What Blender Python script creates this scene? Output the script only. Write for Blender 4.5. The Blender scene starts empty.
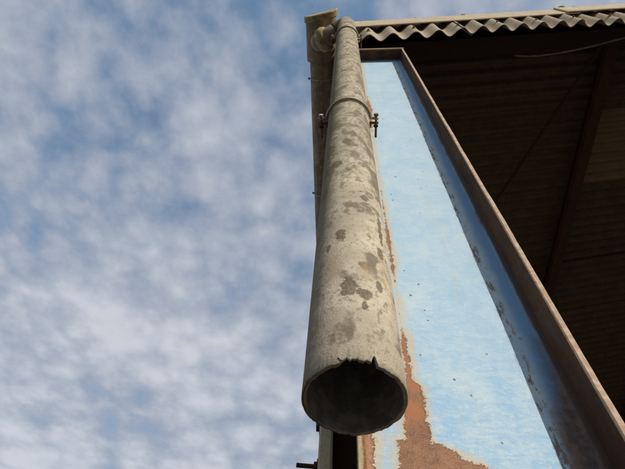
import bpy, bmesh, math, random
from mathutils import Vector, Matrix, noise as mnoise
random.seed(7)
scene = bpy.context.scene
COL = scene.collection

# ------------------------------------------------------------------ camera
H = 1.55                                   # eye height of the photographer above the yard
right = Vector((0.9978, 0.0331, 0.0573))
fwd = Vector((-0.0659, 0.5003, 0.8633))
fwd.normalize(); right = (right - fwd * right.dot(fwd)).normalized()
up = right.cross(fwd)
cam_d = bpy.data.cameras.new('camera'); cam = bpy.data.objects.new('camera', cam_d)
COL.objects.link(cam); scene.camera = cam
cam.matrix_world = Matrix(((right.x, up.x, -fwd.x, 0), (right.y, up.y, -fwd.y, 0), (right.z, up.z, -fwd.z, H), (0, 0, 0, 1)))
cam_d.sensor_width = 36; cam_d.lens = 36 * 490 / 625
cam_d.clip_start = 0.02; cam_d.clip_end = 5000

# ------------------------------------------------------------------ light
SUN_AZ, SUN_EL = math.radians(41), math.radians(29)     # right of the viewer's back
sdir = Vector((math.sin(SUN_AZ) * math.cos(SUN_EL), -math.cos(SUN_AZ) * math.cos(SUN_EL), math.sin(SUN_EL)))
sun_d = bpy.data.lights.new('sun', 'SUN'); sun = bpy.data.objects.new('sun', sun_d); COL.objects.link(sun)
sun_d.energy = 4.2; sun_d.angle = math.radians(0.53); sun_d.color = (1.0, 0.93, 0.83)
sun.rotation_euler = sdir.to_track_quat('Z', 'Y').to_euler(); sun.location = (4, -6, 9)
scene.view_settings.view_transform = 'Standard'; scene.view_settings.look = 'None'
scene.view_settings.gamma = 1; scene.view_settings.exposure = 0.0
scene.view_settings.use_curve_mapping = False
scene.render.engine = 'CYCLES'
scene.cycles.max_bounces = 8; scene.cycles.diffuse_bounces = 4


class NB:
    """small expression builder for shader nodes"""
    def __init__(s, nt):
        s.nt = nt
    def n(s, t, **kw):
        x = s.nt.nodes.new(t)
        for k, v in kw.items(): setattr(x, k, v)
        return x
    def put(s, sock, v):
        if isinstance(v, bpy.types.NodeSocket): s.nt.links.new(v, sock)
        elif v is not None:
            if isinstance(v, tuple) and len(v) == 3 and sock.type == 'RGBA': v = (*v, 1)
            sock.default_value = v
    def m(s, op, a, b=None, c=None, clamp=False):
        x = s.n('ShaderNodeMath', operation=op, use_clamp=clamp)
        s.put(x.inputs[0], a); s.put(x.inputs[1], b); s.put(x.inputs[2], c)
        return x.outputs[0]
    def noise(s, vec, scale, detail=4, rough=0.55, dist=0.0, colour=False):
        x = s.n('ShaderNodeTexNoise'); s.put(x.inputs['Vector'], vec)
        x.inputs['Scale'].default_value = scale; x.inputs['Detail'].default_value = detail
        x.inputs['Roughness'].default_value = rough; x.inputs['Distortion'].default_value = dist
        return x.outputs['Color' if colour else 'Fac']
    def step(s, v, lo, hi, a=0.0, b=1.0):
        x = s.n('ShaderNodeMapRange', interpolation_type='SMOOTHSTEP')
        s.put(x.inputs['Value'], v); s.put(x.inputs['From Min'], lo); s.put(x.inputs['From Max'], hi)
        x.inputs['To Min'].default_value = a; x.inputs['To Max'].default_value = b
        return x.outputs[0]
    def mix(s, f, a, b, mode='MIX'):
        x = s.n('ShaderNodeMix', data_type='RGBA', blend_type=mode)
        s.put(x.inputs[0], f); s.put(x.inputs[6], a); s.put(x.inputs[7], b)
        return x.outputs[2]
    def scale(s, vec, v):
        x = s.n('ShaderNodeVectorMath', operation='MULTIPLY'); s.put(x.inputs[0], vec); s.put(x.inputs[1], v)
        return x.outputs[0]
    def sep(s, vec):
        x = s.n('ShaderNodeSeparateXYZ'); s.put(x.inputs[0], vec); return x.outputs
    def comb(s, a, b, c):
        x = s.n('ShaderNodeCombineXYZ'); s.put(x.inputs[0], a); s.put(x.inputs[1], b); s.put(x.inputs[2], c); return x.outputs[0]
    def pos(s):
        return s.n('ShaderNodeNewGeometry').outputs['Position']
    def blobs(s, u, v, lst, wob):
        """soft-edged stains at (u0,v0) with radii; returns a 0..1 mask"""
        out = None
        for (u0, v0, ru, rv) in lst:
            a = s.m('DIVIDE', s.m('SUBTRACT', u, u0), ru); b = s.m('DIVIDE', s.m('SUBTRACT', v, v0), rv)
            d = s.m('SQRT', s.m('ADD', s.m('MULTIPLY', a, a), s.m('MULTIPLY', b, b)))
            k = s.step(s.m('ADD', d, wob), 0.78, 1.06, 1, 0)
            out = k if out is None else s.m('MAXIMUM', out, k)
        return out


def material(name, build, rough=0.85, metallic=0.0, spec=0.3):
    m = bpy.data.materials.new(name); m.use_nodes = True
    nt = m.node_tree; b = nt.nodes['Principled BSDF']
    b.inputs['Roughness'].default_value = rough; b.inputs['Metallic'].default_value = metallic
    b.inputs['Specular IOR Level'].default_value = spec
    g = NB(nt); r = build(g)
    col, hgt, dist = (r + (None, 0))[:3] if isinstance(r, tuple) and len(r) == 2 else r
    g.put(b.inputs['Base Color'], col)
    if hgt is not None:
        bp = g.n('ShaderNodeBump'); bp.inputs['Strength'].default_value = 1.0
        bp.inputs['Distance'].default_value = dist; g.put(bp.inputs['Height'], hgt)
        nt.links.new(bp.outputs[0], b.inputs['Normal'])
    return m

# ------------------------------------------------------------------ sky: blue with a broken sheet of altocumulus
world = bpy.data.worlds.new('World'); scene.world = world; world.use_nodes = True
wt = world.node_tree; w = NB(wt); bg = wt.nodes['Background']
sky = w.n('ShaderNodeTexSky', sky_type='NISHITA')
sky.sun_disc = False; sky.sun_elevation = SUN_EL; sky.sun_rotation = math.atan2(sdir.x, sdir.y)
sky.air_density = 1.0; sky.dust_density = 0.6; sky.ozone_density = 0.5
dirv = w.n('ShaderNodeTexCoord').outputs['Generated']
dx, dy, dz = w.sep(dirv)
zz = w.m('MAXIMUM', dz, 0.06)
P = w.comb(w.m('DIVIDE', dx, zz), w.m('DIVIDE', dy, zz), 0.0)       # the cloud sheet seen as a level plane
Pm = w.n('ShaderNodeVectorMath', operation='ADD'); w.put(Pm.inputs[0], P); Pm.inputs[1].default_value = (-14.4, 13.9, 0.0)
P = Pm.outputs[0]
big = w.noise(P, 1.7, 3, 0.5, 0.2)
wv = w.n('ShaderNodeVectorMath', operation='MULTIPLY_ADD')
w.put(wv.inputs[0], w.noise(P, 7.0, 3, 0.5, 0.0, True)); wv.inputs[1].default_value = (0.10, 0.10, 0.0); w.put(wv.inputs[2], P)
vor = w.n('ShaderNodeTexVoronoi', feature='SMOOTH_F1'); w.put(vor.inputs['Vector'], wv.outputs[0])
vor.inputs['Scale'].default_value = 12.5; vor.inputs['Smoothness'].default_value = 0.6
cell = w.m('SUBTRACT', 0.75, vor.outputs['Distance'])               # rounded puffs
puff = w.noise(P, 6.5, 8, 0.58, 0.0)
fine = w.noise(P, 24, 5, 0.6, 0.0)
dens = w.m('ADD', w.m('ADD', w.m('MULTIPLY', big, 0.95), w.m('MULTIPLY', puff, 0.55)), w.m('ADD', w.m('MULTIPLY', cell, 0.26), w.m('MULTIPLY', fine, 0.18)))
slant = w.m('SUBTRACT', 1.0, dz)                                    # a longer path through the sheet lower in the sky
dens = w.m('ADD', dens, w.m('MULTIPLY', slant, 0.42))
cover = w.step(dens, 0.67, 1.03)
tone = w.step(dens, 0.90, 1.38)
cloud = w.mix(tone, (2.3, 2.62, 3.25), (4.15, 4.3, 4.65))
cover = w.m('ADD', w.m('MULTIPLY', cover, 0.80), 0.13)
for nd in wt.nodes:
    if nd.bl_idname == 'ShaderNodeTexNoise': nd.noise_dimensions = '2D'
    elif nd.bl_idname == 'ShaderNodeTexVoronoi': nd.voronoi_dimensions = '2D'
wt.links.new(w.mix(cover, w.mix(1.0, sky.outputs[0], (0.98, 1.25, 1.25), 'MULTIPLY'), cloud), bg.inputs['Color'])
bg.inputs['Strength'].default_value = 0.15

# ------------------------------------------------------------------ mesh helpers
def tag(o, label=None, cat=None, group=None, kind=None):
    for k, v in (('label', label), ('category', cat), ('group', group), ('kind', kind)):
        if v: o[k] = v
    return o

def wloc(p):
    v = Vector((0, 0, 0))
    while p is not None:
        v += p.location; p = p.parent
    return v

def empty(name, loc, label, cat, group=None):
    o = bpy.data.objects.new(name, None); COL.objects.link(o)
    o.location = loc; o.empty_display_size = 0.1
    return tag(o, label, cat, group)

def obj(name, bm, mat, parent=None, smooth=False, origin=None):
    """link one mesh given in world coordinates; its vertices are stored about its parent / origin"""
    base = wloc(parent)
    og = Vector(origin) if origin else base
    bmesh.ops.recalc_face_normals(bm, faces=bm.faces)
    me = bpy.data.meshes.new(name)
    bm.transform(Matrix.Translation(-og)); bm.to_mesh(me); bm.free()
    if smooth:
        for p in me.polygons: p.use_smooth = True
    me.materials.append(mat)
    o = bpy.data.objects.new(name, me); COL.objects.link(o)
    o.parent = parent; o.location = og - base
    return o

def box(x0, x1, y0, y1, z0, z1, shear=0.0, bev=0.0, bm=None):
    """axis box in world metres; shear lifts it along x by the roof pitch"""
    bm = bm or bmesh.new()
    vs = [bm.verts.new((x, y, z + shear * x)) for x in (x0, x1) for y in (y0, y1) for z in (z0, z1)]
    fs = [(0, 1, 3, 2), (4, 6, 7, 5), (0, 4, 5, 1), (2, 3, 7, 6), (0, 2, 6, 4), (1, 5, 7, 3)]
    ff = [bm.faces.new([vs[i] for i in f]) for f in fs]
    if bev:
        es = list({e for f in ff for e in f.edges})
        bmesh.ops.bevel(bm, geom=es, offset=bev, segments=2, affect='EDGES')
    return bm

def rail(path, r, seg=12, caps=True, bm=None, rfun=None):
    """tube swept along a polyline"""
    bm = bm or bmesh.new(); path = [Vector(p) for p in path]
    n = len(path); rings = []; ref = None
    for i, p in enumerate(path):
        t = (path[min(i + 1, n - 1)] - path[max(i - 1, 0)]).normalized()
        if ref is None:
            ref = Vector((0, -1, 0)) if abs(t.y) < 0.9 else Vector((0, 0, 1))
        a = (ref - t * ref.dot(t)).normalized(); ref = a; b = t.cross(a)
        rr = rfun(i) if rfun else r
        rings.append([bm.verts.new(p + (a * math.cos(2 * math.pi * k / seg) + b * math.sin(2 * math.pi * k / seg)) * rr) for k in range(seg)])
    for A, B in zip(rings, rings[1:]):
        for k in range(seg):
            bm.faces.new((A[k], A[(k + 1) % seg], B[(k + 1) % seg], B[k]))
    if caps:
        bm.faces.new(rings[0][::-1]); bm.faces.new(rings[-1])
    return bm

def bez(p0, p1, p2, p3, n):
    p0, p1, p2, p3 = map(Vector, (p0, p1, p2, p3)); out = []
    for i in range(n + 1):
        t = i / n; s = 1 - t
        out.append(p0 * s**3 + p1 * 3 * s * s * t + p2 * 3 * s * t * t + p3 * t**3)
    return out

def hexnut(c, axis, r, h):
    bm = bmesh.new(); a = Vector(axis).normalized(); c = Vector(c)
    u = a.orthogonal().normalized(); v = a.cross(u)
    r0 = [bm.verts.new(c + (u * math.cos(k * math.pi / 3) + v * math.sin(k * math.pi / 3)) * r) for k in range(6)]
    r1 = [bm.verts.new(x.co + a * h) for x in r0]
    for k in range(6): bm.faces.new((r0[k], r0[(k + 1) % 6], r1[(k + 1) % 6], r1[k]))
    bm.faces.new(r0[::-1]); bm.faces.new(r1)
    bmesh.ops.bevel(bm, geom=bm.edges[:], offset=r * 0.08, segments=1, affect='EDGES')
    return bm

# ------------------------------------------------------------------ numbers taken from the photograph
PX, PY, PR = 0.013, 0.532, 0.0725             # downpipe axis and outer radius
MOUTH = H + 0.466
SL = 0.257                                    # roof pitch
ROOF0 = H + 4.545                             # roof underside at x = 0 (mean of the waves)
FX0, FX1 = 0.0178, 0.4257                     # column: outer faces of its two flanges
FY0, FY1 = 0.638, 0.813
WY = 0.719                                    # front face of its web
CAPZ = H + 3.80
XR, XE = 6.4, 13.0                            # ridge, far eaves
YB = 10.6                                     # back of the barn

# ------------------------------------------------------------------ materials
def cement(seed, base, dark, light, blot=0.0, streak=0.0):
    def f(g):
        p = g.n('ShaderNodeVectorMath', operation='ADD'); g.put(p.inputs[0], g.pos()); p.inputs[1].default_value = (seed, seed * 2.3, seed * 0.7)
        p = p.outputs[0]
        a = g.noise(p, 7, 6, 0.65); b = g.noise(p, 34, 5, 0.65); c = g.noise(p, 240, 3, 0.6)
        col = g.mix(g.step(a, 0.35, 0.68), base, light)
        col = g.mix(g.m('MULTIPLY', g.step(b, 0.5, 0.72), 0.6), col, dark)
        col = g.mix(g.m('MULTIPLY', g.step(c, 0.52, 0.70), 0.55), col, dark)
        if streak:
            st = g.noise(g.scale(p, (30, 30, 1.2)), 1, 4, 0.6)
            col = g.mix(g.m('MULTIPLY', g.step(st, 0.48, 0.72), streak), col, dark)
        h = g.m('ADD', g.m('MULTIPLY', b, 0.5), g.m('MULTIPLY', c, 0.6))
        return col, h, 0.002
    return f

def pipe_mat(g):
    p = g.pos(); x, y, z = g.sep(p)
    th = g.m('ARCTAN2', g.m('SUBTRACT', x, PX), g.m('SUBTRACT', PY, y))
    s = g.m('MULTIPLY', th, PR)
    a = g.noise(p, 9, 6, 0.6); b = g.noise(p, 42, 6, 0.65); c = g.noise(p, 230, 3, 0.65); d = g.noise(p, 620, 2, 0.5)
    col = g.mix(g.step(a, 0.36, 0.66), (0.375, 0.325, 0.24), (0.54, 0.475, 0.36))
    col = g.mix(g.m('MULTIPLY', g.step(c, 0.50, 0.68), 0.50), col, (0.25, 0.205, 0.145))
    col = g.mix(g.m('MULTIPLY', g.step(d, 0.56, 0.70), 0.45), col, (0.62, 0.56, 0.45))
    # pale lichen rings and thin crusts
    v = g.n('ShaderNodeTexVoronoi', feature='F1'); g.put(v.inputs['Vector'], g.scale(p, (1, 1, 0.8))); v.inputs['Scale'].default_value = 17
    vd = g.m('ADD', v.outputs['Distance'], g.m('MULTIPLY', g.m('SUBTRACT', b, 0.5), 0.25))
    ring = g.m('MULTIPLY', g.step(vd, 0.22, 0.27), g.step(vd, 0.27, 0.34, 1, 0))
    col = g.mix(g.m('MULTIPLY', g.m('MULTIPLY', ring, 0.45), g.step(a, 0.48, 0.56)), col, (0.55, 0.50, 0.40))
    # older dark lichen blotches, thicker towards the top and the right-hand side
    bl = g.noise(g.scale(p, (1, 1, 0.75)), 17, 4, 0.55, 0.4)
    gate = g.m('ADD', g.step(z, H + 0.60, H + 1.4, 0.0, 0.085), g.step(th, 0.0, 0.9, 0.0, 0.06))
    k = g.step(g.m('ADD', g.m('ADD', bl, gate), g.m('MULTIPLY', g.m('SUBTRACT', b, 0.5), 0.30)), 0.60, 0.70)
    col = g.mix(g.m('MULTIPLY', k, 0.8), col, (0.14, 0.105, 0.075))
    gate2 = g.step(z, H + 0.65, H + 1.5, 0.0, 0.085)
    yl = g.noise(p, 13, 5, 0.6)
    col = g.mix(g.m('MULTIPLY', g.m('MULTIPLY', g.step(yl, 0.47, 0.62), g.step(z, H + 0.8, H + 1.6)), 0.36), col, (0.27, 0.245, 0.10))
    sp = g.noise(g.scale(p, (1, 1, 0.8)), 95, 5, 0.65)
    col = g.mix(g.m('MULTIPLY', g.step(g.m('ADD', g.m('ADD', sp, gate2), g.step(a, 0.4, 0.65, -0.04, 0.04)), 0.54, 0.62), 0.55), col, (0.20, 0.165, 0.12))
    bl2 = g.noise(g.scale(p, (1, 1, 0.6)), 46, 3, 0.5, 0.5)
    col = g.mix(g.m('MULTIPLY', g.step(g.m('ADD', bl2, gate), 0.66, 0.72), 0.6), col, (0.17, 0.13, 0.09))
    wob = g.m('MULTIPLY', g.m('SUBTRACT', g.noise(p, 60, 6, 0.68), 0.5), 2.4)
    D = math.radians
    lst = [(-5.5, .630, .0165, .024), (15, .614, .0115, .014), (8, .618, .008, .010), (-16, .797, .010, .026), (-36, .765, .006, .016),
           (45, .757, .009, .022), (36, .648, .0065, .018), (14, .583, .006, .010), (-6, 1.31, .014, .03), (-30, 1.16, .018, .022),
           (23, .96, .010, .016), (52, .86, .007, .07)]
    st = g.blobs(s, z, [(D(t) * PR, H + z0, r0, r1) for t, z0, r0, r1 in lst], wob)
    col = g.mix(g.m('MULTIPLY', st, g.step(c, 0.40, 0.62, 0.95, 0.66)), col, (0.125, 0.09, 0.06))
    lst = [(-25, .695, .017, .035), (19, .668, .018, .022)]
    pl = g.blobs(s, z, [(D(t) * PR, H + z0, r0, r1) for t, z0, r0, r1 in lst], wob)
    col = g.mix(g.m('MULTIPLY', pl, 0.5), col, (0.36, 0.27, 0.17))
    og = g.blobs(s, z, [(D(18) * PR, H + .690, .005, .008), (D(47) * PR, H + .70, .008, .05), (D(62) * PR, H + .66, .006, .06)], wob)
    col = g.mix(g.m('MULTIPLY', og, g.step(b, 0.35, 0.62, 0.1, 0.55)), col, (0.36, 0.20, 0.075))
    # green algae down the damp side
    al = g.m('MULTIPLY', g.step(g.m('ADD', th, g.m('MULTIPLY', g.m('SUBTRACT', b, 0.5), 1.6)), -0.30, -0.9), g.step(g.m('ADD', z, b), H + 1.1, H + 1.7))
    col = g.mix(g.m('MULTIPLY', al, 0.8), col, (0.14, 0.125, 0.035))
    left_shade = g.step(g.m('ADD', th, g.m('MULTIPLY', g.m('SUBTRACT', b, 0.5), 1.2)), -0.62, -1.15)  # shade of the pipe's left side, put into the colour
    col = g.mix(g.m('MULTIPLY', left_shade, 0.7), col, (0.13, 0.105, 0.07))
    lip = g.step(g.m('SUBTRACT', z, g.m('MULTIPLY', b, 0.012)), MOUTH + 0.004, MOUTH - 0.004)
    col = g.mix(g.m('MULTIPLY', lip, 0.45), col, (0.15, 0.12, 0.09))
    rx = g.m('SUBTRACT', x, PX); ry = g.m('SUBTRACT', y, PY)
    rad = g.m('SQRT', g.m('ADD', g.m('MULTIPLY', rx, rx), g.m('MULTIPLY', ry, ry)))
    silt = g.m('MULTIPLY', g.step(rad, PR - 0.0030, PR - 0.0045), g.step(z, H + 4.1, H + 4.0))     # black silt lining the bore
    col = g.mix(silt, col, g.mix(g.step(b, 0.4, 0.65), (0.22, 0.22, 0.225), (0.38, 0.375, 0.375)))
    h = g.m('ADD', g.m('ADD', g.m('MULTIPLY', b, 0.6), g.m('MULTIPLY', c, 0.55)), g.m('MULTIPLY', d, 0.2))
    return col, h, 0.0016

def rust_colour(g, p):
    a = g.noise(p, 16, 6, 0.7); b = g.noise(p, 90, 4, 0.7); c = g.noise(p, 420, 2, 0.6)
    col = g.mix(g.step(a, 0.38, 0.64), (0.19, 0.085, 0.038), (0.29, 0.14, 0.06))
    col = g.mix(g.m('MULTIPLY', g.step(b, 0.48, 0.68), 0.7), col, (0.11, 0.052, 0.032))
    col = g.mix(g.m('MULTIPLY', g.step(c, 0.50, 0.64), 0.65), col, (0.38, 0.225, 0.135))
    return col, g.m('ADD', b, g.m('MULTIPLY', c, 0.6))

def web_mat(g):
    p = g.pos(); x, y, z = g.sep(p)
    n1 = g.noise(p, 11, 6, 0.65); n2 = g.noise(p, 55, 6, 0.7); n3 = g.noise(p, 210, 4, 0.65)
    # chalked pale blue gloss, wiped into level streaks
    chalk = g.m('ADD', g.m('MULTIPLY', g.noise(g.scale(p, (1, 1, 3.2)), 30, 7, 0.70, 0.9), 0.55), g.m('MULTIPLY', g.noise(g.scale(p, (1, 1, 0.5)), 13, 6, 0.62, 0.5), 0.45))
    col = g.mix(g.step(chalk, 0.32, 0.70), (0.33, 0.505, 0.65), (0.45, 0.585, 0.665))
    col = g.mix(g.m('MULTIPLY', g.step(n1, 0.42, 0.70), 0.5), col, (0.54, 0.63, 0.655))
    low = g.m('MULTIPLY', g.step(g.m('ADD', z, g.m('MULTIPLY', n1, 0.3)), H + 1.35, H + 0.60), g.step(chalk, 0.60, 0.40))
    col = g.mix(g.m('MULTIPLY', low, 0.58), col, (0.22, 0.425, 0.66))
    fleck = g.m('MULTIPLY', g.step(g.noise(g.scale(p, (1, 1, 2.6)), 85, 4, 0.6, 0.8), 0.60, 0.66), g.step(z, H + 1.5, H + 0.6, 0.1, 0.5))
    col = g.mix(fleck, col, (0.60, 0.66, 0.665))
    run = g.noise(g.scale(p, (1, 1, 0.06)), 48, 4, 0.6)
    col = g.mix(g.m('MULTIPLY', g.step(run, 0.56, 0.74), 0.35), col, (0.47, 0.45, 0.37))
    # unweathered strip in the corner behind the flange keeps its strong blue
    deep = g.step(g.m('ADD', x, g.m('MULTIPLY', g.m('SUBTRACT', n1, 0.5), 0.03)), 0.358, 0.385)
    col = g.mix(g.m('MULTIPLY', deep, 0.9), col, (0.15, 0.33, 0.60))
    # cream undercoat halo and rust where the paint has gone
    wob = g.m('ADD', g.m('MULTIPLY', g.m('SUBTRACT', n2, 0.5), 0.034), g.m('MULTIPLY', g.m('SUBTRACT', n3, 0.5), 0.022))
    # 1: the big flake at the foot, its upper edge falling to the right
    edge = g.m('ADD', g.m('SUBTRACT', H + 0.541, g.m('MULTIPLY', g.m('MAXIMUM', g.m('SUBTRACT', x, 0.168), 0.0), 0.80)), g.m('ADD', g.m('MULTIPLY', wob, 1.25), g.m('MULTIPLY', g.m('SUBTRACT', g.noise(p, 24, 3, 0.5), 0.5), 0.045)))
    m1 = g.m('SUBTRACT', edge, z)                                  # >0 inside
    m1 = g.m('MINIMUM', m1, g.m('SUBTRACT', g.m('ADD', x, wob), 0.089))
    # 2: the streak running down beside the pipe
    half = g.step(g.m('ADD', z, g.m('MULTIPLY', wob, 0.8)), H + 0.664, H + 0.684, 0.0235, 0.0045)
    half = g.m('MINIMUM', half, g.step(z, H + 0.76, H + 0.86, 0.020, -0.004))
    up_ = g.m('MINIMUM', g.step(z, H + 0.92, H + 1.08, -0.010, 0.0035), g.step(z, H + 1.15, H + 1.75, 0.0035, -0.006))
    half = g.m('MAXIMUM', half, up_)
    spot = g.m('SUBTRACT', 0.016, g.m('ADD', g.m('ABSOLUTE', g.m('SUBTRACT', x, 0.124)), g.m('MULTIPLY', g.m('ABSOLUTE', g.m('SUBTRACT', z, H + 2.5)), 0.055)))
    m2 = g.m('SUBTRACT', g.m('ADD', half, g.m('MULTIPLY', wob, 0.8)), g.m('ABSOLUTE', g.m('SUBTRACT', x, 0.124)))
    ins = g.m('MAXIMUM', g.m('MAXIMUM', m1, m2), g.m('ADD', spot, wob))
    # 3: edge strip on the left and scattered pin-holes
    m3 = g.m('SUBTRACT', g.m('ADD', 0.048, wob), x)
    ins = g.m('MAXIMUM', ins, m3)
    v = g.n('ShaderNodeTexVoronoi', feature='F1'); g.put(v.inputs['Vector'], p); v.inputs['Scale'].default_value = 38
    spk = g.m('SUBTRACT', g.m('SUBTRACT', g.step(g.sep(v.outputs['Color'])[0], 0.45, 1.0, 0.0, 0.17), v.outputs['Distance']), g.m('MULTIPLY', n3, 0.06))
    spkm = g.step(spk, -0.01, 0.02)
    gate = g.m('SUBTRACT', 1.0, g.m('MULTIPLY', g.step(x, 0.17, 0.30), 0.55))
    # specks gather along the line where the shade of the flange keeps the paint wet
    band = g.m('MULTIPLY', g.step(x, 0.338, 0.346), g.step(x, 0.354, 0.368, 1, 0))
    bspk = g.m('MULTIPLY', band, g.step(g.noise(g.scale(p, (1, 1, 0.30)), 80, 6, 0.72), 0.51, 0.58))
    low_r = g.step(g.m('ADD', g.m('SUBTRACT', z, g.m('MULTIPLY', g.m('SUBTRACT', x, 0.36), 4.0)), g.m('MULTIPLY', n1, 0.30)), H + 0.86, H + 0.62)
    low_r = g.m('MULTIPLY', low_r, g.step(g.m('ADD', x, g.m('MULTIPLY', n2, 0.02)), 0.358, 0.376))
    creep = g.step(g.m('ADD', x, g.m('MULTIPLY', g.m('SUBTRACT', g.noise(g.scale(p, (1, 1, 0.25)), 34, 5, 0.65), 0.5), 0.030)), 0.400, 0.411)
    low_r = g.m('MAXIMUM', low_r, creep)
    rust, rh = rust_colour(g, p)
    halo = g.step(g.m('ADD', ins, g.m('MULTIPLY', g.m('SUBTRACT', n1, 0.45), 0.05)), -0.022, 0.0)
    col = g.mix(g.m('MULTIPLY', halo, 0.62), col, (0.54, 0.44, 0.27))
    stain = g.m('MULTIPLY', g.step(ins, -0.005, 0.001), g.step(n2, 0.4, 0.6, 0.35, 0.8))
    col = g.mix(stain, col, (0.44, 0.22, 0.07))
    orange = g.mix(g.m('MULTIPLY', g.step(n1, 0.36, 0.56), g.step(z, H + 0.565, H + 0.59, 0.15, 0.9)), rust, (0.36, 0.135, 0.045))
    hole = g.step(ins, -0.0005, 0.0015)
    col = g.mix(hole, col, orange)
    col = g.mix(g.m('MULTIPLY', g.m('MULTIPLY', spkm, gate), 0.9), col, (0.20, 0.10, 0.05))
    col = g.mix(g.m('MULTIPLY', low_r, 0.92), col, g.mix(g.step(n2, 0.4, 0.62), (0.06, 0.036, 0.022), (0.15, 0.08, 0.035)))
    front = g.m('MULTIPLY', g.step(y, WY - 0.002, WY - 0.006), g.step(x, 0.25, 0.26))
    col = g.mix(front, col, (0.055, 0.038, 0.03))
    col = g.mix(g.m('MULTIPLY', bspk, 0.85), col, (0.17, 0.085, 0.04))
    h = g.m('ADD', g.m('MULTIPLY', g.m('SUBTRACT', 1.0, g.m('MAXIMUM', hole, spkm)), 0.55), g.m('MULTIPLY', g.m('ADD', rh, chalk), 0.20))
    return col, h, 0.0032

def flange_mat(g):
    p = g.pos(); x, y, z = g.sep(p)
    rust, rh = rust_colour(g, p)
    big = g.noise(g.scale(p, (1, 1, 0.35)), 9, 5, 0.6)
    rust = g.mix(g.step(big, 0.35, 0.65, 0.60, 0.88), rust, (0.045, 0.026, 0.020))
    n = g.noise(g.scale(p, (1, 1, 0.22)), 22, 6, 0.7); n2 = g.noise(p, 60, 4, 0.6)
    # what is left of the blue in the root, grey-green primer in runs
    root = g.m('MULTIPLY', g.step(g.m('ADD', y, g.m('MULTIPLY', g.m('SUBTRACT', n2, 0.5), 0.02)), WY - 0.012, WY - 0.003), g.m('MULTIPLY', g.step(y, WY + 0.008, WY + 0.012, 1, 0), g.step(x, FX1 - 0.004, FX1 - 0.007)))
    col = g.mix(g.m('MULTIPLY', g.step(n, 0.52, 0.64), 0.55), rust, (0.085, 0.085, 0.072))
    col = g.mix(g.m('MULTIPLY', root, 0.85), col, (0.16, 0.34, 0.60))
    # the front edge is a paler brown than the faces
    edge = g.step(g.m('ADD', y, g.m('MULTIPLY', g.m('SUBTRACT', n2, 0.5), 0.002)), FY0 + 0.0050, FY0 + 0.0030)
    col = g.mix(edge, col, g.mix(g.step(n2, 0.4, 0.66), (0.40, 0.275, 0.19), (0.53, 0.39, 0.285)))
    return col, rh, 0.0015

def left_flange_mat(g):
    p = g.pos(); x, y, z = g.sep(p)
    rust, rh = rust_colour(g, p)
    n2 = g.noise(p, 46, 5, 0.65)
    cream = g.mix(g.step(n2, 0.4, 0.62), (0.44, 0.345, 0.21), (0.55, 0.46, 0.31))
    f = g.step(g.m('ADD', x, g.m('MULTIPLY', g.m('SUBTRACT', n2, 0.5), 0.012)), FX0 + 0.006, FX0 + 0.010)
    front = g.step(y, FY0 + 0.004, FY0 + 0.001)
    return g.mix(front, (0.06, 0.045, 0.038), g.mix(f, cream, rust)), rh, 0.0015

def rusty(dark):
    def f(g):
        p = g.pos(); r, h = rust_colour(g, p)
        return g.mix(dark, r, (0.026, 0.021, 0.018)), h, 0.0012
    return f

def zinc(g):
    p = g.pos(); a = g.noise(p, 120, 4, 0.6)
    return g.mix(g.step(a, 0.50, 0.66), (0.40, 0.365, 0.31), (0.20, 0.14, 0.09)), a, 0.0004

def moss_cement(g):
    p = g.pos(); a = g.noise(p, 26, 6, 0.65); b = g.noise(p, 150, 4, 0.6)
    col = g.mix(g.step(a, 0.40, 0.62), (0.46, 0.38, 0.25), (0.30, 0.24, 0.105))
    col = g.mix(g.m('MULTIPLY', g.step(b, 0.5, 0.68), 0.6), col, (0.13, 0.10, 0.06))
    return col, g.m('ADD', a, b), 0.004

def gutter_mat(g):
    p = g.pos(); a = g.noise(p, 14, 6, 0.65); b = g.noise(p, 120, 4, 0.6)
    st = g.noise(g.scale(p, (8, 1, 8)), 5, 4, 0.6)
    col = g.mix(g.step(a, 0.4, 0.64), (0.27, 0.21, 0.15), (0.40, 0.34, 0.26))
    col = g.mix(g.m('MULTIPLY', g.step(st, 0.46, 0.66), 0.5), col, (0.17, 0.125, 0.09))
    return col, g.m('ADD', a, b), 0.002

def ground_mat(g):
    p = g.pos(); a = g.noise(p, 0.7, 6, 0.6); b = g.noise(p, 9, 6, 0.65); c = g.noise(p, 90, 3, 0.6)
    col = g.mix(g.step(a, 0.4, 0.62), (0.060, 0.050, 0.038), (0.095, 0.082, 0.064))
    col = g.mix(g.m('MULTIPLY', g.step(b, 0.5, 0.66), 0.7), col, (0.075, 0.065, 0.05))
    return g.mix(g.m('MULTIPLY', g.step(c, 0.55, 0.7), 0.6), col, (0.13, 0.115, 0.095)), g.m('ADD', b, g.m('MULTIPLY', c, 0.4)), 0.03

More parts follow.
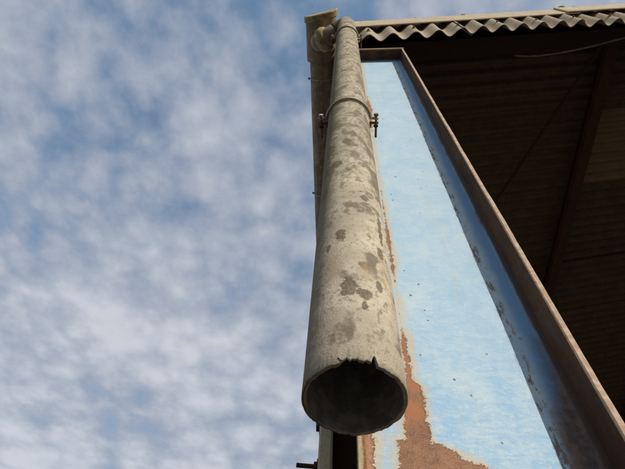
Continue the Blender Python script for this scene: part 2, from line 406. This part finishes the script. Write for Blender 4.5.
M = {
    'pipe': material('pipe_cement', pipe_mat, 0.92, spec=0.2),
    'clad': material('cladding_cement', cement(3.1, (0.35, 0.29, 0.21), (0.16, 0.12, 0.08), (0.43, 0.365, 0.265)), 0.93, spec=0.2),
    'verge': material('verge_cement', cement(8.4, (0.42, 0.345, 0.235), (0.20, 0.14, 0.075), (0.50, 0.42, 0.295)), 0.93, spec=0.2),
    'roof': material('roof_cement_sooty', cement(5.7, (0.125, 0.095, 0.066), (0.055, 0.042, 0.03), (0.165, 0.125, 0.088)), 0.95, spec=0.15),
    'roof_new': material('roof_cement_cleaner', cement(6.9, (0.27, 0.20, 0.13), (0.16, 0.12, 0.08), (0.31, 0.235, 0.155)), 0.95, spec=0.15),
    'wall': material('side_wall_cement', cement(1.9, (0.42, 0.365, 0.275), (0.25, 0.205, 0.15), (0.50, 0.44, 0.335)), 0.93, spec=0.2),
    'web': material('chalky_blue_paint', web_mat, 0.62, spec=0.35),
    'flange': material('flange_rust', flange_mat, 0.85, spec=0.2),
    'flange_left': material('flange_rust_cream', left_flange_mat, 0.85, spec=0.2),
    'rust': material('rusted_steel', rusty(0.25), 0.85, spec=0.2),
    'rust_dark': material('dark_rusted_steel', rusty(0.88), 0.85, spec=0.2),
    'rust_mid': material('brown_rusted_steel', rusty(0.74), 0.85, spec=0.2),
    'zinc': material('weathered_zinc', zinc, 0.6, 0.1, spec=0.4),
    'moss': material('mossy_cement', moss_cement, 0.95, spec=0.15),
    'gutter': material('gutter_cement', gutter_mat, 0.92, spec=0.15),
    'ground': material('yard_earth', ground_mat, 0.95, spec=0.2),
}

# ------------------------------------------------------------------ the yard
bm = bmesh.new(); S = 400
bm.faces.new([bm.verts.new(v) for v in ((-S, -S, 0), (S, -S, 0), (S, S, 0), (-S, S, 0))])
tag(obj('ground', bm, M['ground']), 'bare brown earth yard under the barn', None, None, 'structure')

# ------------------------------------------------------------------ steel column
def i_column(name, label, x_shift=0.0):
    root = empty(name, (FX0 + x_shift, WY, 0), label, 'column')
    s = x_shift; tf = 0.0135; rr = 0.016
    # web with rolled root fillets running into both flanges
    bm = bmesh.new(); ring = []
    xa, xb = FX0 + tf, FX1 - tf
    fl = []
    for k in range(6):
        a = math.pi / 2 * k / 5
        fl.append((rr - rr * math.sin(a), rr - rr * math.cos(a)))       # (off the flange, off the web)
    prof = [(xa + dx_ , WY - dy_) for dx_, dy_ in [(f[0], f[1]) for f in fl][::-1]]
    front = [(xa + rr - rr * math.sin(math.pi / 2 * k / 5), WY - (rr - rr * math.cos(math.pi / 2 * k / 5))) for k in range(5, -1, -1)]
    frontr = [(xb - rr + rr * math.sin(math.pi / 2 * k / 5), WY - (rr - rr * math.cos(math.pi / 2 * k / 5))) for k in range(0, 6)]
    yb_ = WY + 0.0086
    prof = front + frontr + [(xb, yb_ + rr), (xb - rr, yb_), (xa + rr, yb_), (xa, yb_ + rr)]
    zs = [0.02] + [0.02 + (CAPZ - 0.02) * k / 24 for k in range(1, 25)]
    rings = [[bm.verts.new((px_ + s, py_, z)) for px_, py_ in prof] for z in zs]
    for A, B in zip(rings, rings[1:]):
        for k in range(len(prof)):
            bm.faces.new((A[k], A[(k + 1) % len(prof)], B[(k + 1) % len(prof)], B[k]))
    bm.faces.new(rings[0][::-1]); bm.faces.new(rings[-1])
    wo = obj('web', bm, M['web'], root)
    for p_ in wo.data.polygons: p_.use_smooth = True
    wo.data.set_sharp_from_angle(angle=math.radians(40))
    for (x0, x1, mk, lab) in ((FX0, FX0 + tf - 0.0006, 'flange_left', 'cream and rust streaked flange behind the pipe'), (FX1 - tf + 0.0006, FX1, 'flange', 'rust brown flange with a pale edge')):
        bm = bmesh.new(); secs = []
        n = 150
        for i in range(n + 1):
            z = 0.02 + (CAPZ - 0.02) * i / n
            j = 0.0022 * mnoise.noise((x0 * 9, 3.1, z * 5)) + 0.0012 * mnoise.noise((x0 * 9, 7.7, z * 27)); n_ = 0.0016 * mnoise.noise((x0 * 5, 1.3, z * 3.1))
            b = 0.0018
            pr = [(x0 + s + n_, FY0 + b + j), (x0 + s + b + n_, FY0 + j), (x1 + s - b + n_, FY0 + j), (x1 + s + n_, FY0 + b + j), (x1 + s, FY1), (x0 + s, FY1)]
            secs.append([bm.verts.new((u, v, z)) for u, v in pr])
        for A, B in zip(secs, secs[1:]):
            for k in range(6): bm.faces.new((A[k], A[(k + 1) % 6], B[(k + 1) % 6], B[k]))
        bm.faces.new(secs[0][::-1]); bm.faces.new(secs[-1])
        tag(obj('flange', bm, M[mk], root), lab)
    obj('cap_plate', box(FX0 - 0.006 + s, FX1 + 0.004 + s, FY0 - 0.004, FY1 + 0.004, CAPZ + 0.0005, CAPZ + 0.022, bev=0.002), M['flange'], root)
    obj('base_plate', box(FX0 - 0.06 + s, FX1 + 0.06 + s, FY0 - 0.05, FY1 + 0.05, 0.001, 0.0195, bev=0.002), M['rust'], root)
    for ix in (FX0 - 0.03, FX1 + 0.03):
        for iy in (FY0 - 0.02, FY1 + 0.02):
            obj('anchor_nut', hexnut((ix + s, iy, 0.0195), (0, 0, 1), 0.018, 0.016), M['rust'], root)
    return root
column = i_column('steel_column', 'pale blue painted steel column with rust patches, right behind the broken pipe')

# ------------------------------------------------------------------ downpipe
pipe_root = empty('downpipe', (PX, PY, MOUTH), 'lichen spotted grey cement downpipe broken off open at its lower end', 'downpipe')
def mouth_z(t):
    """height of the broken lip round the pipe; t in degrees, 0 faces the viewer"""
    z = 0.0022 * mnoise.noise((t * 0.06, 1.7, 0)) + 0.0014 * mnoise.noise((t * 0.25, 4.2, 0)) + 0.0005 * mnoise.noise((t * 0.9, 6.2, 0))
    def bump(c, wl, wr, h):
        d = t - c
        return h * max(0.0, 1 - (abs(d) / (wl if d < 0 else wr))) ** 0.8
    if -14 < t < 25:
        z += 0.0052 * min(1, (t + 14) / 2.2, (25 - t) / 1.6) + 0.0026 * mnoise.noise((t * 0.28, 8.1, 3)) - bump(6, 5, 6, 0.0022)
    z += bump(20.5, 3.0, 3.4, 0.0120) + bump(-10, 3.0, 3.0, 0.0022)
    z += bump(-14.5, 2.0, 3.0, 0.0045) + bump(-60, 6, 9, 0.0016) + bump(52, 5, 7, 0.0014)
    return z
NSEG = 288
bm = bmesh.new()
TOPZ = H + 4.16
def prow(r, zf):
    out = []
    for k in range(NSEG):
        t = 360 * k / NSEG; td = t if t <= 180 else t - 360
        a = math.radians(t)
        z = zf(td)
        rr = r + 0.0007 * mnoise.noise((math.cos(a) * 1.5, math.sin(a) * 1.5, z * 5))
        out.append(bm.verts.new((PX + math.sin(a) * rr, PY - math.cos(a) * rr, z)))
    return out
rows = []
WALL = 0.0062
inner_lip = lambda t: MOUTH + mouth_z(t) * 1.25 + 0.001 + 0.001 * mnoise.noise((t * 0.2, 9, 1))
levels_in = [TOPZ - (TOPZ - MOUTH) * (1 - q) for q in (0.0,)]
zlev = [H + 4.16, H + 3.0, H + 2.0, H + 1.2, H + 0.8, H + 0.56]
for z in zlev: rows.append(prow(PR - WALL, lambda t, z=z: z))
rows.append(prow(PR - WALL, inner_lip))
rows.append(prow(PR - WALL * 0.5, lambda t: MOUTH + mouth_z(t) + 0.0006 * mnoise.noise((t * 0.5, 2, 2))))
rows.append(prow(PR - 0.0012, lambda t: MOUTH + mouth_z(t)))
rows.append(prow(PR, lambda t: MOUTH + mouth_z(t) + 0.0014))
for z in [H + 0.50, H + 0.56, H + 0.7] + [H + 0.9 + 0.25 * k for k in range(13)] + [TOPZ]:
    rows.append(prow(PR, lambda t, z=z: z))
for A, B in zip(rows, rows[1:]):
    for k in range(NSEG):
        bm.faces.new((A[k], A[(k + 1) % NSEG], B[(k + 1) % NSEG], B[k]))
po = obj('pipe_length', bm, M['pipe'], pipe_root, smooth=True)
po.data.set_sharp_from_angle(angle=math.radians(50))

# hairline crack chipped into the lip
bm = bmesh.new()
cr = [(-18.5, .0085), (-17.2, .0095), (-16.2, .0078), (-15.6, .0058), (-14.6, .0045), (-13.4, .0032)]
pts = [(PX + math.sin(math.radians(t)) * (PR + 0.0002), PY - math.cos(math.radians(t)) * (PR + 0.0002), MOUTH + z) for t, z in cr]
rail(pts, 0.0006, 6, True, bm, rfun=lambda i: (0.0004, 0.0009, 0.0008, 0.0007, 0.0008, 0.0011)[i])
obj('crack', bm, M['rust_dark'], pipe_root)

# offset bend up to the gutter outlet
OUT = Vector((-0.215, 0.655, H + 4.30))
path = [Vector((PX, PY, TOPZ - 0.02)), Vector((PX, PY, TOPZ + 0.02))]
path += bez((PX, PY, TOPZ + 0.04), (PX, PY, TOPZ + 0.15), (PX - 0.03, PY + 0.015, TOPZ + 0.14), (PX - 0.10, PY + 0.05, TOPZ + 0.115), 10)
obj('top_bend', rail(path, PR - 0.0004, 48), M['pipe'], pipe_root, smooth=True)
path = [path[-1]] + bez((PX - 0.11, PY + 0.055, TOPZ + 0.11), (PX - 0.17, PY + 0.09, TOPZ + 0.08), OUT + Vector((0, 0, -0.06)), OUT + Vector((0, 0, 0.05)), 10)
obj('swan_neck', rail(path, PR - 0.001, 48), M['gutter'], pipe_root, smooth=True)
cpath = [OUT + Vector((0.075, -0.04, -0.035)), OUT + Vector((0.05, -0.027, -0.028)), OUT + Vector((0.02, -0.012, -0.015))]
bm = rail(cpath, 0.09, 40, True, rfun=lambda i: (0.090, 0.100, 0.094)[i])
obj('socket_collar', bm, M['moss'], pipe_root, smooth=True)

def clamp(z, name):
    """two half rings of bar held by bolts through flattened ears, on a stalk to the column"""
    z += 0
    bmf = bmesh.new()
    rad = PR + 0.0065
    arc = [(PX + math.sin(math.radians(t)) * rad, PY - math.cos(math.radians(t)) * rad, z) for t in range(-84, 85, 6)]
    arc = [(PX - rad - 0.028, PY - 0.006, z), (PX - rad - 0.012, PY - 0.007, z)] + arc + [(PX + rad + 0.012, PY - 0.007, z), (PX + rad + 0.028, PY - 0.006, z)]
    fr = obj('pipe_clamp', rail(arc, 0.0052, 10, True, bmf), M['zinc'], pipe_root, smooth=True)
    arc = [(PX + math.sin(math.radians(t)) * rad, PY - math.cos(math.radians(t)) * rad, z) for t in range(96, 265, 6)]
    arc = [(PX + rad + 0.028, PY + 0.009, z), (PX + rad + 0.012, PY + 0.010, z)] + arc + [(PX - rad - 0.012, PY + 0.010, z), (PX - rad - 0.028, PY + 0.009, z)]
    obj('rear_band', rail(arc, 0.0052, 10), M['rust'], fr, smooth=True)
    for sg in (-1, 1):
        bx_ = PX + sg * (rad + 0.019)
        b = obj('clamp_bolt', rail([(bx_, PY - 0.022, z), (bx_ + 0.001, PY + 0.062, z - 0.004)], 0.0042, 8), M['rust'], fr)
        obj('nut', hexnut((bx_, PY - 0.024, z), (0, 1, 0), 0.0088, 0.009), M['zinc'] if sg < 0 else M['rust'], fr)
        obj('nut', hexnut((bx_, PY + 0.017, z), (0, 1, 0), 0.0088, 0.008), M['rust_dark'], fr)
    obj('stalk', rail([(PX + 0.012, PY + rad - 0.004, z), (PX + 0.012, FY0 + 0.002, z)], 0.008, 10), M['rust'], fr)
clamp(H + 1.735, 'lower'); clamp(H + 3.62, 'upper')

# ------------------------------------------------------------------ gutter along the side eaves
GX, GZ, GR = -0.2, H + 4.475, 0.106
gut = empty('eaves_gutter', (GX, 0.47, H + 4.36), 'dark brown half round cement gutter running back along the side eaves', 'gutter')
def trough(y0, y1, r, th, seg=22, skew=0.0):
    bm = bmesh.new(); R_ = []
    ys = [y0 + (y1 - y0) * k / 12 for k in range(13)]
    for i, y in enumerate(ys):
        ring = []
        for rr in (r, r - th):
            rng = range(seg + 1) if rr == r else range(seg, -1, -1)
            for k in rng:
                a = math.pi + math.pi * k / seg
                yy = y + (skew * math.cos(a) if i == 0 else 0)
                ring.append(bm.verts.new((GX + math.cos(a) * rr, yy, GZ + math.sin(a) * rr)))
        R_.append(ring)
    n = len(R_[0])
    for A, B in zip(R_, R_[1:]):
        for k in range(n): bm.faces.new((A[k], A[(k + 1) % n], B[(k + 1) % n], B[k]))
    for rg in (R_[0], R_[-1]):
        for k in range(seg):
            bm.faces.new((rg[k], rg[k + 1], rg[n - 2 - k], rg[n - 1 - k]))
    return bm
obj('gutter_length', trough(0.80, 5.2, GR, 0.010), M['gutter'], gut, smooth=True)
obj('gutter_length', trough(5.2, YB, GR, 0.010), M['gutter'], gut, smooth=True)
oc = obj('outlet_piece', trough(0.49, 0.83, GR + 0.024, 0.012, skew=-0.028), M['gutter'], gut, smooth=True)
for o in gut.children: o.data.set_sharp_from_angle(angle=math.radians(50))
# stop end: a thick D-shaped plate with a mossy rolled rim
bm = bmesh.new(); seg = 24; R1 = GR + 0.036
def stop_pts(y, r, sk):
    return [bm.verts.new((GX + math.cos(math.pi + math.pi * k / seg) * r, y + sk * math.cos(math.pi + math.pi * k / seg), GZ + 0.012 + math.sin(math.pi + math.pi * k / seg) * r)) for k in range(seg + 1)]
a = stop_pts(0.446, R1 - 0.008, -0.028); b = stop_pts(0.454, R1, -0.028); c = stop_pts(0.494, R1, -0.028); d = stop_pts(0.498, R1 - 0.006, -0.028)
for A, B in ((a, b), (b, c), (c, d)):
    for k in range(seg): bm.faces.new((A[k], A[k + 1], B[k + 1], B[k]))
    bm.faces.new((A[0], B[0], B[seg], A[seg])) if False else None
bm.faces.new(a[::-1]); bm.faces.new(d)
bm.faces.new((a[0], a[-1], b[-1], b[0])); bm.faces.new((b[0], b[-1], c[-1], c[0])); bm.faces.new((c[0], c[-1], d[-1], d[0]))
obj('stop_end', bm, M['moss'], oc)
for y in (0.98, 2.1, 3.2, 4.3):
    bm = bmesh.new()
    arc = [(GX + math.cos(math.radians(t)) * (GR + 0.006), y, GZ + math.sin(math.radians(t)) * (GR + 0.006)) for t in range(176, 365, 9)]
    arc = [(GX - GR - 0.018, y, GZ - 0.075)] + [(GX - GR - 0.006, y, GZ - 0.055)] + arc[4:] if False else arc
    br = obj('gutter_bracket', rail(arc, 0.0055, 8), M['zinc'], gut, smooth=True)
    obj('nut', hexnut((GX - GR - 0.004, y, GZ - 0.02), (-1, 0, 0), 0.011, 0.014), M['rust_dark'], br)

# ------------------------------------------------------------------ roof of corrugated sheets
def sheet_bm(x0, x1, y0, waves, pitch, depth, th, zf, along='x', seg=8, nlen=3):
    """corrugated sheet, waves crossing y (along='x'), with real thickness"""
    bm = bmesh.new(); n = int(waves * seg); sides = []
    for sgn in (0, 1):
        g = []
        for i in range(nlen + 1):
            x = x0 + (x1 - x0) * i / nlen
            row = []
            for k in range(n + 1):
                y = y0 + pitch * k / seg
                z = depth / 2 * math.cos(2 * math.pi * k / seg) + sgn * th
                row.append(bm.verts.new((x, y, zf(x) + z)))
            g.append(row)
        sides.append(g)
    for g in sides:
        for A, B in zip(g, g[1:]):
            for k in range(n): bm.faces.new((A[k], A[k + 1], B[k + 1], B[k]))
    lo, hi = sides
    for i in (0, nlen):
        for k in range(n): bm.faces.new((lo[i][k], lo[i][k + 1], hi[i][k + 1], hi[i][k]))
    for k in (0, n):
        for i in range(nlen): bm.faces.new((lo[i][k], lo[i + 1][k], hi[i + 1][k], hi[i][k]))
    return bm

roof = empty('barn_roof', (-0.25, 0.53, ROOF0), 'underside of the sooty corrugated cement roof over the dark barn', 'roof')
RP = 0.116; RD = 0.048
rowsx = [(-0.24, 2.58), (2.44, 4.62), (4.48, XR)]
def roof_z(x): return ROOF0 + SL * (x if x <= XR else 2 * XR - x)
proto = {}
ny = int((YB - 0.54) / (RP * 8)) + 1
random.seed(3)
for side in (0, 1):
    for ri, (xa, xb) in enumerate(rowsx):
        for j in range(ny):
            y0 = 0.545 + j * RP * 8
            lighter = side == 0 and ri == 1 and j == 1
            key = (side, ri)
            if key not in proto:
                X0, X1 = (xa, xb) if side == 0 else (2 * XR - xb, 2 * XR - xa)
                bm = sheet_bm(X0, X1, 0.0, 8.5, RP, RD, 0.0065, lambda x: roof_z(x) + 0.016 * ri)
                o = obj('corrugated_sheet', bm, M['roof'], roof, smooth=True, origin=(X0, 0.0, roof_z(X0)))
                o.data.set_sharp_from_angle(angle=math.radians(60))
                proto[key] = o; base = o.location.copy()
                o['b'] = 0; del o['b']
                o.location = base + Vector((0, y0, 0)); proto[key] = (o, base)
            else:
                src, base = proto[key]
                o = src.copy(); COL.objects.link(o)
                o.location = base + Vector((0, y0 + random.uniform(-.004, .004), 0.0075 * (j % 2)))
            if lighter:
                o.data = o.data.copy(); o.data.materials[0] = M['roof_new']
                o['label'] = 'cleaner, paler sheet beside the rusty purlin'
obj('ridge_cap', rail([(XR, 0.54, roof_z(XR) + 0.03), (XR, YB, roof_z(XR) + 0.03)], 0.09, 16), M['roof'], roof, smooth=True)

# purlins: rusty I-section running back from the gable
def purlin(x, label, w_=0.10, h_=0.17):
    top = roof_z(x) - RD / 2 - 0.004
    root = empty('steel_purlin', (x, 0.66, top - h_), label, 'purlin', 'purlins under the roof')
    obj('bottom_flange', box(x - w_ / 2, x + w_ / 2, 0.66, YB - 0.12, top - h_, top - h_ + 0.010), M['rust_mid'], root)
    obj('web', box(x - 0.004, x + 0.004, 0.66, YB - 0.12, top - h_ + 0.0105, top - 0.0105), M['rust'], root)
    obj('top_flange', box(x - w_ / 2 + 0.02, x + w_ / 2 - 0.02, 0.66, YB - 0.12, top - 0.010, top), M['rust_dark'], root)
    return root
purlin(0.20, 'rusty steel purlin at the eaves, over the blue column')
purlin(2.505, 'long rusty steel purlin running back under the dark roof')
purlin(4.55, 'rusty steel purlin high up, second from the eaves')
for k, x in enumerate((XR - 0.2, XR + 0.2)):
    purlin(x, ('rusty steel purlin on the near side of the ridge', 'rusty steel purlin on the far side of the ridge')[k])
for x, lb in ((2 * XR - 4.55, 'rusty steel purlin high up on the far slope'), (2 * XR - 2.505, 'rusty steel purlin halfway down the far slope'), (2 * XR - .2, 'rusty steel purlin at the far eaves')):
    purlin(x, lb)

# gable rafter standing on the column cap
def rafter(x0, x1, label, s):
    root = empty('gable_rafter', (x0, 0.72, CAPZ + 0.03), label, 'rafter', 'gable rafters')
    def zz_(x): return roof_z(x) - 0.235
    def slab(ya, yb, ta, tb, m_, nm):
        bm = bmesh.new(); vs = []
        for x in (x0, x1):
            for y in (ya, yb):
                for t in (ta, tb): vs.append(bm.verts.new((x, y, zz_(x) + t)))
        for f in [(0, 1, 3, 2), (4, 6, 7, 5), (0, 4, 5, 1), (2, 3, 7, 6), (0, 2, 6, 4), (1, 5, 7, 3)]:
            bm.faces.new([vs[i] for i in f])
        obj(nm, bm, m_, root)
    slab(0.655, 0.795, -0.012, -0.001, M['rust_dark'], 'top_flange')
    slab(0.721, 0.729, -0.255, -0.0125, M['rust_dark'], 'web')
    slab(0.655, 0.795, -0.267, -0.2555, M['rust_dark'], 'bottom_flange')
    return root
ra = rafter(0.03, XR, 'dark steel gable rafter rising from the blue column behind the cladding', 1)
rafter(2 * XR - 0.03, XR + 0.002, 'dark steel gable rafter on the far slope', -1)
obj('seat_bracket', box(0.05, 0.40, 0.66, 0.79, CAPZ + 0.0225, CAPZ + 0.19), M['rust_dark'], ra)

# diagonal wind brace, tie rods and a slack cable under the sheets
zr = lambda x: roof_z(x) - 0.225
tag(obj('wind_brace', rail([(2.36, 0.84, zr(2.36)), (0.95, 3.55, zr(0.95))], 0.016, 8), M['rust_mid']), 'thin diagonal steel brace crossing below the roof sheets', 'brace')
tag(obj('tie_rod', rail([(0.24, 3.32, zr(0.24) + 0.06), (4.5, 3.28, zr(4.5) + 0.06)], 0.013, 8), M['rust_dark']), 'thin steel tie rod running level across below the purlin', 'tie rod')
cp = bez((1.45, 0.83, H + 4.50), (1.52, 0.83, H + 4.40), (1.62, 0.82, H + 4.38), (1.78, 0.808, H + 4.42), 8) + bez((1.80, 0.806, H + 4.425), (2.05, 0.785, H + 4.49), (2.25, 0.745, H + 4.555), (2.37, 0.724, H + 4.58), 8) + bez((2.40, 0.72, H + 4.586), (2.7, 0.70, H + 4.66), (3.0, 0.70, H + 4.76), (3.3, 0.72, H + 4.885), 6)
tag(obj('cable', rail(cp, 0.008, 8), M['gutter'], smooth=True), 'pale slack cable strung behind the gable cladding', 'cable')

# ------------------------------------------------------------------ corrugated gable cladding hung below the verge
gab = empty('gable_cladding', (0.09, 0.57, H + 3.88), 'sunlit strip of corrugated cement sheets hung along the open gable', 'cladding')
GB, GT = H + 3.865, H + 4.535                    # bottom and top edges at x = 0.1
yf, yb = 0.545, 0.596
def gable_sheet(x0, waves, pitch, off, phase=0.0, drop=0.0):
    bm = bmesh.new(); seg = 10; n = int(round(waves * seg)); th = 0.0065; G = []
    for s in (0, 1):
        rows = []
        for q in range(5):
            row = []
            for k in range(n + 1):
                x = x0 + pitch * k / seg
                ph = 2 * math.pi * (k / seg) + phase
                y = (yf + yb) / 2 - (yb - yf) / 2 * math.cos(ph) + s * th + off
                b = GB + SL * (x - 0.1) - drop + 0.006 * mnoise.noise((x * 11, 2, 5)) + 0.004 * max(0, mnoise.noise((x * 37, 6, 5))); t = GT + SL * (x - 0.1)
                row.append(bm.verts.new((x, y, b + (t - b) * q / 4)))
            rows.append(row)
        G.append(rows)
    for rows in G:
        for A, B in zip(rows, rows[1:]):
            for k in range(n): bm.faces.new((A[k], A[k + 1], B[k + 1], B[k]))
    for q in (0, 4):
        for k in range(n): bm.faces.new((G[0][q][k], G[0][q][k + 1], G[1][q][k + 1], G[1][q][k]))
    for k in (0, n):
        for q in range(4): bm.faces.new((G[0][q][k], G[0][q + 1][k], G[1][q + 1][k], G[1][q][k]))
    o = obj('corrugated_sheet', bm, M['clad'], gab, smooth=True)
    o.data.set_sharp_from_angle(angle=math.radians(60))
    return o
# phase: x of a back valley is 0.277 m (measured)
p1 = 0.177
x0 = 0.268 - 1.5 * p1 + 0.5 * p1 * 0.12
x0 = 0.268 - p1 * 1.0
gable_sheet(x0, 5.0, p1, 0.0, phase=math.pi)
xx = x0 + p1 * 5 - 0.5 * 0.163
p2 = 0.163
j = 0
while xx < 2 * XR - 0.3 and xx + 6.25 * p2 < XR + 0.5:
    gable_sheet(xx, 6.25, p2, -0.009 if j % 2 == 0 else 0.0, phase=math.pi / 1.0 - 2 * math.pi * 0.5 + 0.0, drop=0.0)
    xx += 6 * p2; j += 1

# hook bolts with washers on the crests
for k in range(22):
    x = 0.268 - 0.5 * p1 + (k * 2 * p1 if k < 3 else 4 * p1 + (k - 2) * 2 * p2)
    if x > 4.6: break
    z = H + 4.02 + SL * (x - 0.1) + random.uniform(-.01, .01)
    hb = obj('hook_bolt', hexnut((x, yf - 0.004 + random.uniform(-.002, 0), z), (0, -1, 0), 0.009, 0.012), M['rust'], gab)
    obj('washer', rail([(x, yf + 0.004, z), (x, yf - 0.005, z)], 0.016, 12), M['zinc'], hb)

# verge flashing: overlapping cement angles
vg = empty('verge_flashing', (0.075, 0.53, H + 4.24), 'pale mossy cement verge flashing along the roof edge above the corrugated strip', 'flashing')
def verge_piece(x0, x1, dy, dz, tilt):
    bm = bmesh.new(); n = 24; pr = []
    for i in range(n + 1):
        x = x0 + (x1 - x0) * i / n; zb = H + 4.232 + SL * (x - 0.1) + dz + tilt * (x - x0)
        w_ = 0.003 * mnoise.noise((x * 6, 1, 3)); w2 = 0.006 * mnoise.noise((x * 9, 5, 3))
        yv = 0.533 + dy
        sec = [(yv, zb + w_), (yv - 0.004, zb + 0.012 + w_), (yv, zb + 0.315 + w2), (yv + 0.012, zb + 0.327 + w2), (yv + 0.02, zb + 0.315 + w2), (yv + 0.009, zb + 0.003 + w_)]
        pr.append([bm.verts.new((x, y, z)) for y, z in sec])
    m_ = len(pr[0])
    for A, B in zip(pr, pr[1:]):
        for k in range(m_): bm.faces.new((A[k], A[(k + 1) % m_], B[(k + 1) % m_], B[k]))
    bm.faces.new(pr[0][::-1]); bm.faces.new(pr[-1])
    return obj('flashing_piece', bm, M['verge'], vg)
verge_piece(0.075, 2.02, 0.0, 0.0, 0.0)
verge_piece(1.90, 3.80, -0.014, 0.006, 0.010)
verge_piece(3.70, XR, 0.0, 0.004, 0.0)
# moss tufts on top edge of the flashing
def tuft(x, r):
    bm = bmesh.new()
    bmesh.ops.create_icosphere(bm, subdivisions=2, radius=1.0)
    for v in bm.verts:
        k = 1 + 0.45 * mnoise.noise(v.co * 2.3 + Vector((x * 9, 0, 0)))
        v.co = Vector((v.co.x * r * 1.7 * k, v.co.y * r * k, v.co.z * r * 0.7 * k))
    z = H + 4.232 + SL * (x - 0.1) + 0.330
    bmesh.ops.translate(bm, verts=bm.verts, vec=(x, 0.545 - (0.014 if x > 1.9 else 0), z))
    obj('moss_tuft', bm, M['moss'], vg, smooth=True)
for x, r in ((0.14, .016), (0.62, .014), (1.05, .018), (1.13, .012), (1.98, .024), (2.10, .016), (2.5, .013), (0.38, .010), (1.55, .012)):
    tuft(x, r)

# ------------------------------------------------------------------ side wall, seen end-on below the pipe
sw = empty('side_wall', (-0.03, 0.66, 0), 'edge of the cement clad side wall with a bolt sticking out, below the pipe', 'wall')
bm = bmesh.new(); n = 40; secs = []
for i in range(n + 1):
    z = 0.06 + (H + 4.1 - 0.06) * i / n; j = 0.0012 * mnoise.noise((0.3, 5, z * 9))
    pr = [(-0.0405, 0.664 + j), (-0.0375, 0.661 + j), (-0.0225 , 0.661 + j), (-0.0195, 0.664 + j), (-0.0195, 0.80), (-0.0405, 0.80)]
    secs.append([bm.verts.new((u, v, z)) for u, v in pr])
for A, B in zip(secs, secs[1:]):
    for k in range(6): bm.faces.new((A[k], A[(k + 1) % 6], B[(k + 1) % 6], B[k]))
bm.faces.new(secs[0][::-1]); bm.faces.new(secs[-1])
obj('corner_trim', bm, M['wall'], sw)
obj('added_gap_strip', box(-0.0190, FX0 - 0.0008, 0.700, 0.708, 0.06, H + 4.1), M['rust_dark'], sw)  # added to cover a bright gap; its dark colour stands in for shade
wp = 0.146
for j in range(int((YB - 0.8) / (wp * 6)) + 1):
    y0 = 0.802 + j * wp * 6
    bm = bmesh.new(); seg = 8; nw = 6 * seg + 2; G = []
    for s in (0, 1):
        G.append([[bm.verts.new((-0.0265 + 0.005 * math.cos(2 * math.pi * k / seg) - s * 0.006 + (0.0015 if j % 2 else 0), y0 + wp * k / seg, z)) for k in range(nw + 1)] for z in (0.06, H + 2.4, H + 4.32)])
    for rows in G:
        for A, B in zip(rows, rows[1:]):
            for k in range(nw): bm.faces.new((A[k], A[k + 1], B[k + 1], B[k]))
    for q in (0, 2):
        for k in range(nw): bm.faces.new((G[0][q][k], G[0][q][k + 1], G[1][q][k + 1], G[1][q][k]))
    o = obj('corrugated_sheet', bm, M['wall'], sw, smooth=True)
# hook bolts through the trim
for z, ln, tilt in ((H + 0.474, 0.034, -0.002), (H + 0.548, 0.004, 0.0), (H + 1.4, 0.02, 0.0)):
    b = obj('hook_bolt', rail([(-0.035, 0.69, z), (-0.041 - ln, 0.688, z + tilt + 0.003)], 0.0036, 10), M['rust_dark'], sw)
    obj('nut', hexnut((-0.0408, 0.69, z), (-1, 0, 0), 0.0085, 0.007), M['rust_dark'], b)
    obj('washer', rail([(-0.0400, 0.69, z), (-0.0428, 0.69, z)], 0.0125, 16), M['rust_dark'], b)

# far side and back of the barn close it off, so that it is dark inside
def plain_wall(name, lab, x0, x1, y0, y1, ztop, ax):
    root = empty(name, ((x0 + x1) / 2, (y0 + y1) / 2, 0), lab, 'wall')
    L = (x1 - x0) if ax == 'x' else (y1 - y0); k = max(1, int(L / 0.9)); seg = 6; p = L / k / 6
    for i in range(k):
        bm = bmesh.new(); n_ = 6 * seg + 1; rows = []
        for lv in (0, 1):
            r_ = []
            for q in range(n_ + 1):
                u = i * L / k + p * q / seg; dpt = 0.02 * math.cos(2 * math.pi * q / seg) + 0.002 * (i % 2)
                x, y = (x0 + u, y0 + dpt) if ax == 'x' else (x0 + dpt, y0 + u)
                z = 0.05 if lv == 0 else (ztop(x) if callable(ztop) else ztop)
                r_.append(bm.verts.new((x, y, z)))
            rows.append(r_)
        for q in range(n_): bm.faces.new((rows[0][q], rows[0][q + 1], rows[1][q + 1], rows[1][q]))
        g = bmesh.ops.extrude_face_region(bm, geom=bm.faces[:])
        bmesh.ops.translate(bm, verts=[v for v in g['geom'] if isinstance(v, bmesh.types.BMVert)], vec=(0, 0.006, 0) if ax == 'x' else (0.006, 0, 0))
        obj('corrugated_sheet', bm, M['wall'], root, smooth=True)
plain_wall('back_wall', 'corrugated cement back wall of the dark barn', 0.0, 2 * XR, YB - 0.05, YB - 0.05, lambda x: roof_z(x) - 0.05, 'x')
plain_wall('far_side_wall', 'corrugated cement wall on the far side of the barn', 2 * XR + 0.02, 2 * XR + 0.02, 0.8, YB - 0.08, H + 4.4, 'y')
